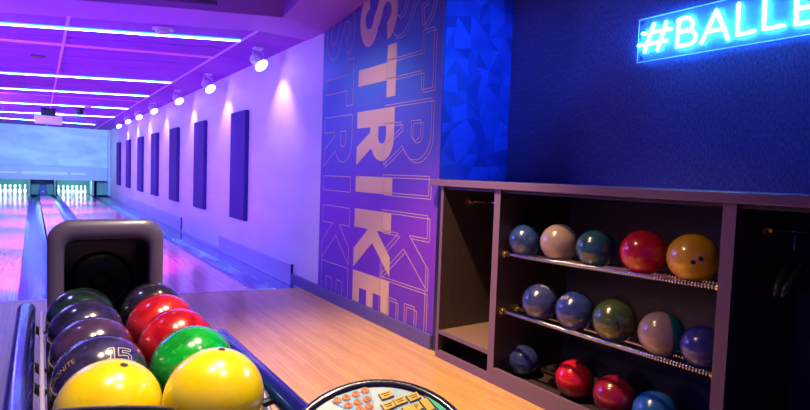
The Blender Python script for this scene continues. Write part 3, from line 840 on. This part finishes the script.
# tray: two troughs seen from the end, running forward
bm = bmesh.new()
prof = []
for cx in (.126, .348):
    for k in range(9):
        a = -PI * .80 + (PI * .60) * k / 8 if True else 0
        prof.append((cx + .114 * math.cos(a), .706 + .114 * math.sin(a)))
prof = [(.018, prof[0][1] + .02)] + prof + [(.466, prof[-1][1] + .02)]
ys = [1.14, 2.44]
top = [[bm.verts.new((x, y, z)) for x, z in prof] for y in ys]; bot = [[bm.verts.new((x, y, .56)) for x, z in prof] for y in ys]
n = len(prof)
for k in range(n - 1):
    bm.faces.new((top[0][k], top[0][k + 1], top[1][k + 1], top[1][k])); bm.faces.new((bot[0][k], bot[1][k], bot[1][k + 1], bot[0][k + 1]))
    for j in (0, 1): bm.faces.new((top[j][k], bot[j][k], bot[j][k + 1], top[j][k + 1]))
for k in (0, n - 1): bm.faces.new((top[0][k], top[1][k], bot[1][k], bot[0][k]))
link('ball_tray', bm, M['tray'], BRN)
for x in (.004, .480):
    bm = bmesh.new()
    prism(bm, [(x - .006, 1.2, .50), (x - .006, 2.40, .46), (x - .006, 2.40, .70), (x - .006, 1.34, .68), (x - .006, 1.22, .62)], (.012, 0, 0))
    link('side_plate', bm, M['lilac'], BRN, bevel=.004)
for s, x, ye in ((-1, -.040, 2.33), (1, .512, 1.85)):
    bm = bmesh.new()
    zr = .72 if s < 0 else .675
    pts = [Vector((x, ye, zr)), Vector((x, ye - .2, zr)), Vector((x, 1.5, zr)), Vector((x, 1.2, zr)), Vector((x - s * .004, 1.02, zr)), Vector((x - s * .05, .935, zr - .02)), Vector((x - s * .14, .905, zr - .04))]
    round_tube(bm, smooth_path(pts, 4), .029, 18)
    rl = link('tube_rail', bm, M['rail'], BRN, smooth=True)
    for y in ((1.62, 1.79, 2.2) if s < 0 else (1.3, 1.72)):
        link('rail_peg', tb([(x, y, zr - .01), (x - s * .05, y, .66)], .011, n=10), M['blackmetal'], rl)
# bowed guard plate in front of the first ball of the left file
g = [(.245, 1.19), (.22, 1.165), (.18, 1.148), (.13, 1.14), (.08, 1.145), (.03, 1.165), (.005, 1.20)]
gz = []
for (x, y), py in zip(g, (409, 406, 405, 404.6, 405.5, 408, 412)):
    z = .75
    for _ in range(8):
        cc = R.transposed() @ (Vector((x, y, z)) - CAM); z += ((205 - F * cc.y / -cc.z) - py) / 600
    gz.append(round(z, 4))
bm = bmesh.new(); f4 = []
for (x, y), z in zip(g, gz):
    f4.append([bm.verts.new(p) for p in ((x, y, .60), (x, y, z), (x, y - .012, z + .002), (x, y - .012, .60))])
for A_, B_ in zip(f4, f4[1:]):
    for k in range(4): bm.faces.new((A_[k], A_[(k + 1) % 4], B_[(k + 1) % 4], B_[k]))
bm.faces.new(f4[0]); bm.faces.new(f4[-1][::-1])
link('front_guard', bm, M['tray'], BRN, bevel=.003)
bm = bmesh.new(); loft(bm, [rrect(CX, .30, 1.5, 2.42, .08, .0), rrect(CX, .26, 1.55, 2.42, .08, .05), rrect(CX, .24, 1.6, 2.42, .08, .56)], True, True)
for v in bm.verts: v.co = Vector((v.co.x, v.co.z, v.co.y))
link('pedestal', bm, M['hood'], BRN, smooth=False)

# ------------------------------------------------------------------ scoring keypad
KC = Vector((.441, .694, .822)); KR = .142      # the round head leans back towards the player
KN = Vector((-.181, -.290, .940)).normalized(); KU = KN.cross(Vector((0, 0, 1))).normalized(); KV = KN.cross(KU)
K = thing('scoring_keypad', 'round white scoring keypad with orange and yellow keys and a black rim', 'keypad', (KC.x, KC.y, 0))
bm = bmesh.new(); tube(bm, [KC + (KU * math.cos(a) + KV * math.sin(a)) * KR * 1.028 - KN * .002 for a in [2 * PI * k / 48 for k in range(48)]], .0095, n=12, closed=True)
M['rim'] = mat('black_lacquer_rim', (.018, .014, .03), .22, 0, .5)
link('rim', bm, M['rim'], K, smooth=True)
link('housing', lt([(0, -.055), (.08, -.055), (.115, -.03), (KR * 1.02, -.006), (KR * 1.02, -.002)], c=KC, axis=KN, n=48), M['black'], K, smooth=True)
M['face'] = mat('white_keypad_overlay', (.66, .74, .78), .3, 0, .3)
t = NT(M['face']); n = t.noise(t.coords(), 22, 2); t.base(t.ramp(n.outputs['Fac'], [(.42, (.60, .63, .66)), (.62, (.40, .56, .66))]))
link('face_plate', lt([(KR * 1.0, -.004), (KR * .99, 0), (0, 0)], c=KC, axis=KN, n=48), M['face'], K)
link('pillar', lt([(0, 0), (.15, 0), (.15, .02), (.05, .05), (.035, .10), (.032, .765)], c=(KC.x, KC.y, 0), n=32), M['blackmetal'], K, smooth=False)
M['okey'] = mat('orange_key', (.88, .22, .05), .35); M['ring'] = mat('pink_key_ring', (.85, .30, .30), .4); M['ykey'] = mat('yellow_key', (.92, .50, .05), .35)
M['ink'] = mat('dark_ink', (.10, .03, .03), .5); M['bluepatch'] = mat('sky_blue_overlay', (.20, .55, .78), .35); M['gkey'] = mat('green_key', (.10, .55, .32), .35); M['navyink'] = mat('navy_key_border', (.04, .04, .16), .4)
def pk(px, py, lift=0.):
    w_ = ray(px, py); return CAM + w_ * (KN.dot(KC + KN * .0005 - CAM) / KN.dot(w_)) + KN * lift
bm = bmesh.new(); cpt = [pk(x, y) for x, y in ((331, 401), (336, 396.5), (350, 392), (363, 388), (370, 390), (372, 397), (374, 403), (372, 408), (366, 416), (352, 415), (343, 408))]
prism(bm, cpt, KN * .0006); link('blue_overlay', bm, M['bluepatch'], K)
ax = (pk(364.8, 391.3) - pk(337.5, 401)).normalized(); ay = KN.cross(ax)
digits = [(337.5, 401, '7'), (346.4, 398, '8'), (355.9, 394.7, '9'), (364.8, 391.3, '0'), (348.4, 406, '4'), (357.9, 402.6, '5'), (367.2, 399.6, '6'), (359.9, 410, '1'), (369, 407, '2')]
for px, py, d in digits:
    c = pk(px, py, .001)
    kk = link('number_key', lt([(.0070, 0), (.0069, .0016), (.0060, .0022), (.0, .0022)], c=c, axis=KN, n=20), M['okey'], K)
    link('key_ring', lt([(.0082, 0), (.0082, .0008), (.0071, .0008)], c=c, axis=KN, n=20), M['ring'], kk)
    bm = bmesh.new(); add_text(bm, d, .0125, lambda x, y: c + ax * x + ay * y + KN * .0026)
    link('digit', bm, M['ink'], kk)
rects = [(386, 395.8, 1, 0), (400, 401.7, 1, 0), (413.5, 397.7, 1, 0), (388.5, 406.5, 1, 0), (427, 405.5, .85, 0), (416.8, 408, .8, 1), (408.5, 410.5, .8, 0)]
for px, py, s, lab in rects:
    c = pk(px, py, .001); w, hh = .0105 * s, .0076
    if s == .85: w, hh = .0070, .0140
    def loop(w_, h_, z): return [c + ax * a * w_ + ay * b * h_ + KN * z for a, b in ((-1, -1), (1, -1), (1, 1), (-1, 1))]
    bm = bmesh.new(); prism(bm, loop(w, hh, 0), KN * .0022); kk = link('function_key', bm, M['ykey'], K)
    bm = bmesh.new(); prism(bm, loop(w + .0012, hh + .0012, -.0002), KN * .0010); link('key_border', bm, M['navyink'], kk)
    bm = bmesh.new()
    if lab: add_text(bm, 'P', .015, lambda x, y: c + ax * x + ay * y + KN * .0026)
    elif s == 1:
        for j, ww in ((.35, .7), (-.3, .55)):
            prism(bm, [c + ax * a * w * ww + ay * (hh * j + b * .0011) + KN * .0023 for a, b in ((-1, -1), (1, -1), (1, 1), (-1, 1))], KN * .0003)
    if len(bm.verts): link('key_print', bm, M['ink'], kk)
    else: bm.free()
bm = bmesh.new(); prism(bm, [pk(425.5, 396.5), pk(437, 399), pk(450, 411), pk(441, 413)], KN * .002); gk = link('pointer_key', bm, M['gkey'], K)
bm = bmesh.new(); tube(bm, [pk(425.3, 396.3, .001), pk(441, 413, .001)], .0012, n=6); link('key_border', bm, M['navyink'], gk)
link('pointer_tip', lt([(0, .003), (.003, .002), (.0035, 0)], c=pk(425.5, 397), axis=KN, n=10), M['navyink'], gk)

# ------------------------------------------------------------------ light
def light(kind, name, loc, energy, color, target=None, size=.1, size_y=None, spot=60, blend=.6):
    ld = bpy.data.lights.new(name, kind); ld.energy = energy; ld.color = color
    if kind == 'AREA':
        ld.size = size
        if size_y: ld.shape = 'RECTANGLE'; ld.size_y = size_y
    else: ld.shadow_soft_size = size
    if kind == 'SPOT': ld.spot_size = math.radians(spot); ld.spot_blend = blend
    o = bpy.data.objects.new(name, ld); COL.objects.link(o); o.location = loc
    if target is not None: o.rotation_euler = (Vector(target) - Vector(loc)).to_track_quat('-Z', 'Y').to_euler()
    return o
w = bpy.data.worlds.new('club_glow'); sc.world = w; w.use_nodes = True
bg = w.node_tree.nodes['Background']; bg.inputs['Color'].default_value = (.20, .06, 1, 1); bg.inputs['Strength'].default_value = .25
for c, d in LAMPS:
    light('SPOT', 'wall_lamp_beam', c + d * .03, 42, (.85, .42, 1), c + Vector((.34, .02, -1)), .05, spot=100, blend=.8)
# violet room light washing the long wall
light('AREA', 'violet_wash', (-1.6, 8, 2.3), 300, (.17, .11, 1), (2.3, 9, 1.2), 4, 1.2)
light('AREA', 'violet_wash_far', (-1.6, 17, 2.3), 380, (.24, .14, 1), (2.3, 18, 1.2), 7, 1.2)
# added uplight, unseen behind the hood, to brighten the ceiling
light('SPOT', 'ceiling_fill', (.20, 3.9, .5), 170, (.34, .07, 1), (-.3, 6.8, 2.6), .06, spot=130, blend=.9)
# magenta lane light
for y in (6.8, 9.8, 12.8, 16, 19.5):
    light('SPOT', 'lane_spot', (.3, y, 2.55), 1150, (.88, .05, .86), (.3, y + .8, 0), .1, spot=66, blend=.7)
# warm downlights over the ball return and approach
light('SPOT', 'warm_downlight', (.75, 1.45, 2.95), 330, (1, .80, .50), (.38, 1.75, .7), .11, spot=54, blend=.7)
light('SPOT', 'warm_downlight', (1.25, 2.35, 2.95), 720, (1, .67, .32), (1.65, 2.7, 0), .06, spot=70, blend=.9)
light('SPOT', 'warm_downlight', (.12, 1.15, 2.95), 150, (1, .86, .62), (.3, 1.2, .7), .11, spot=50, blend=.7)
light('SPOT', 'warm_downlight', (.85, .55, 2.95), 95, (1, .90, .72), (.5, .75, .85), .08, spot=40, blend=.8)  # added only to brighten the keypad
# added fills on sign wall, left floor and mural; spot on the cabinet
light('SPOT', 'neon_fill', (1.5, .9, 2.95), 55, (.03, .16, 1), (2.95, 1.25, 2.0), .1, spot=62, blend=1)  # added blue light that widens the neon glow on the wall
light('SPOT', 'floor_fill', (-.9, 3.2, 2.95), 150, (.28, .24, 1), (-.5, 3.2, 0), .1, spot=80, blend=.9)  # added violet light standing in for reflections on the left floor
light('SPOT', 'mural_fill', (.9, 3.6, 2.95), 95, (1, .72, .62), (2.36, 4.0, 1.2), .08, spot=60, blend=.9)  # added warm light that turns the gold letters tan
light('SPOT', 'cabinet_spot', (.3, 2.25, 2.95), 82, (1, .66, .45), (2.4, 1.65, .6), .06, spot=40, blend=.8)
# pit lights behind the masking screen
for x in (1.1, -.9):
    light('AREA', 'pit_light', (x, 24.84, .80), 34, (.70, .97, 1), (x, 25.5, .1), 1.0, .1)
# projector beam
light('SPOT', 'projector_beam', (pc.x + .15, 17.2, pc.z), 1300, (.24, .78, 1), (.2, 24.7, 2.2), .05, spot=50, blend=.35)
# added blue wash brightening the faceted panel and the sign wall
light('SPOT', 'blue_wash', (2.45, .4, 2.95), 560, (.03, .18, 1), (2.58, 3.0, 1.95), .1, spot=36, blend=.9)

vs = sc.view_settings
vs.view_transform = 'Standard'; vs.look = 'None'; vs.exposure = 0.0; vs.gamma = 1.0; vs.use_curve_mapping = False
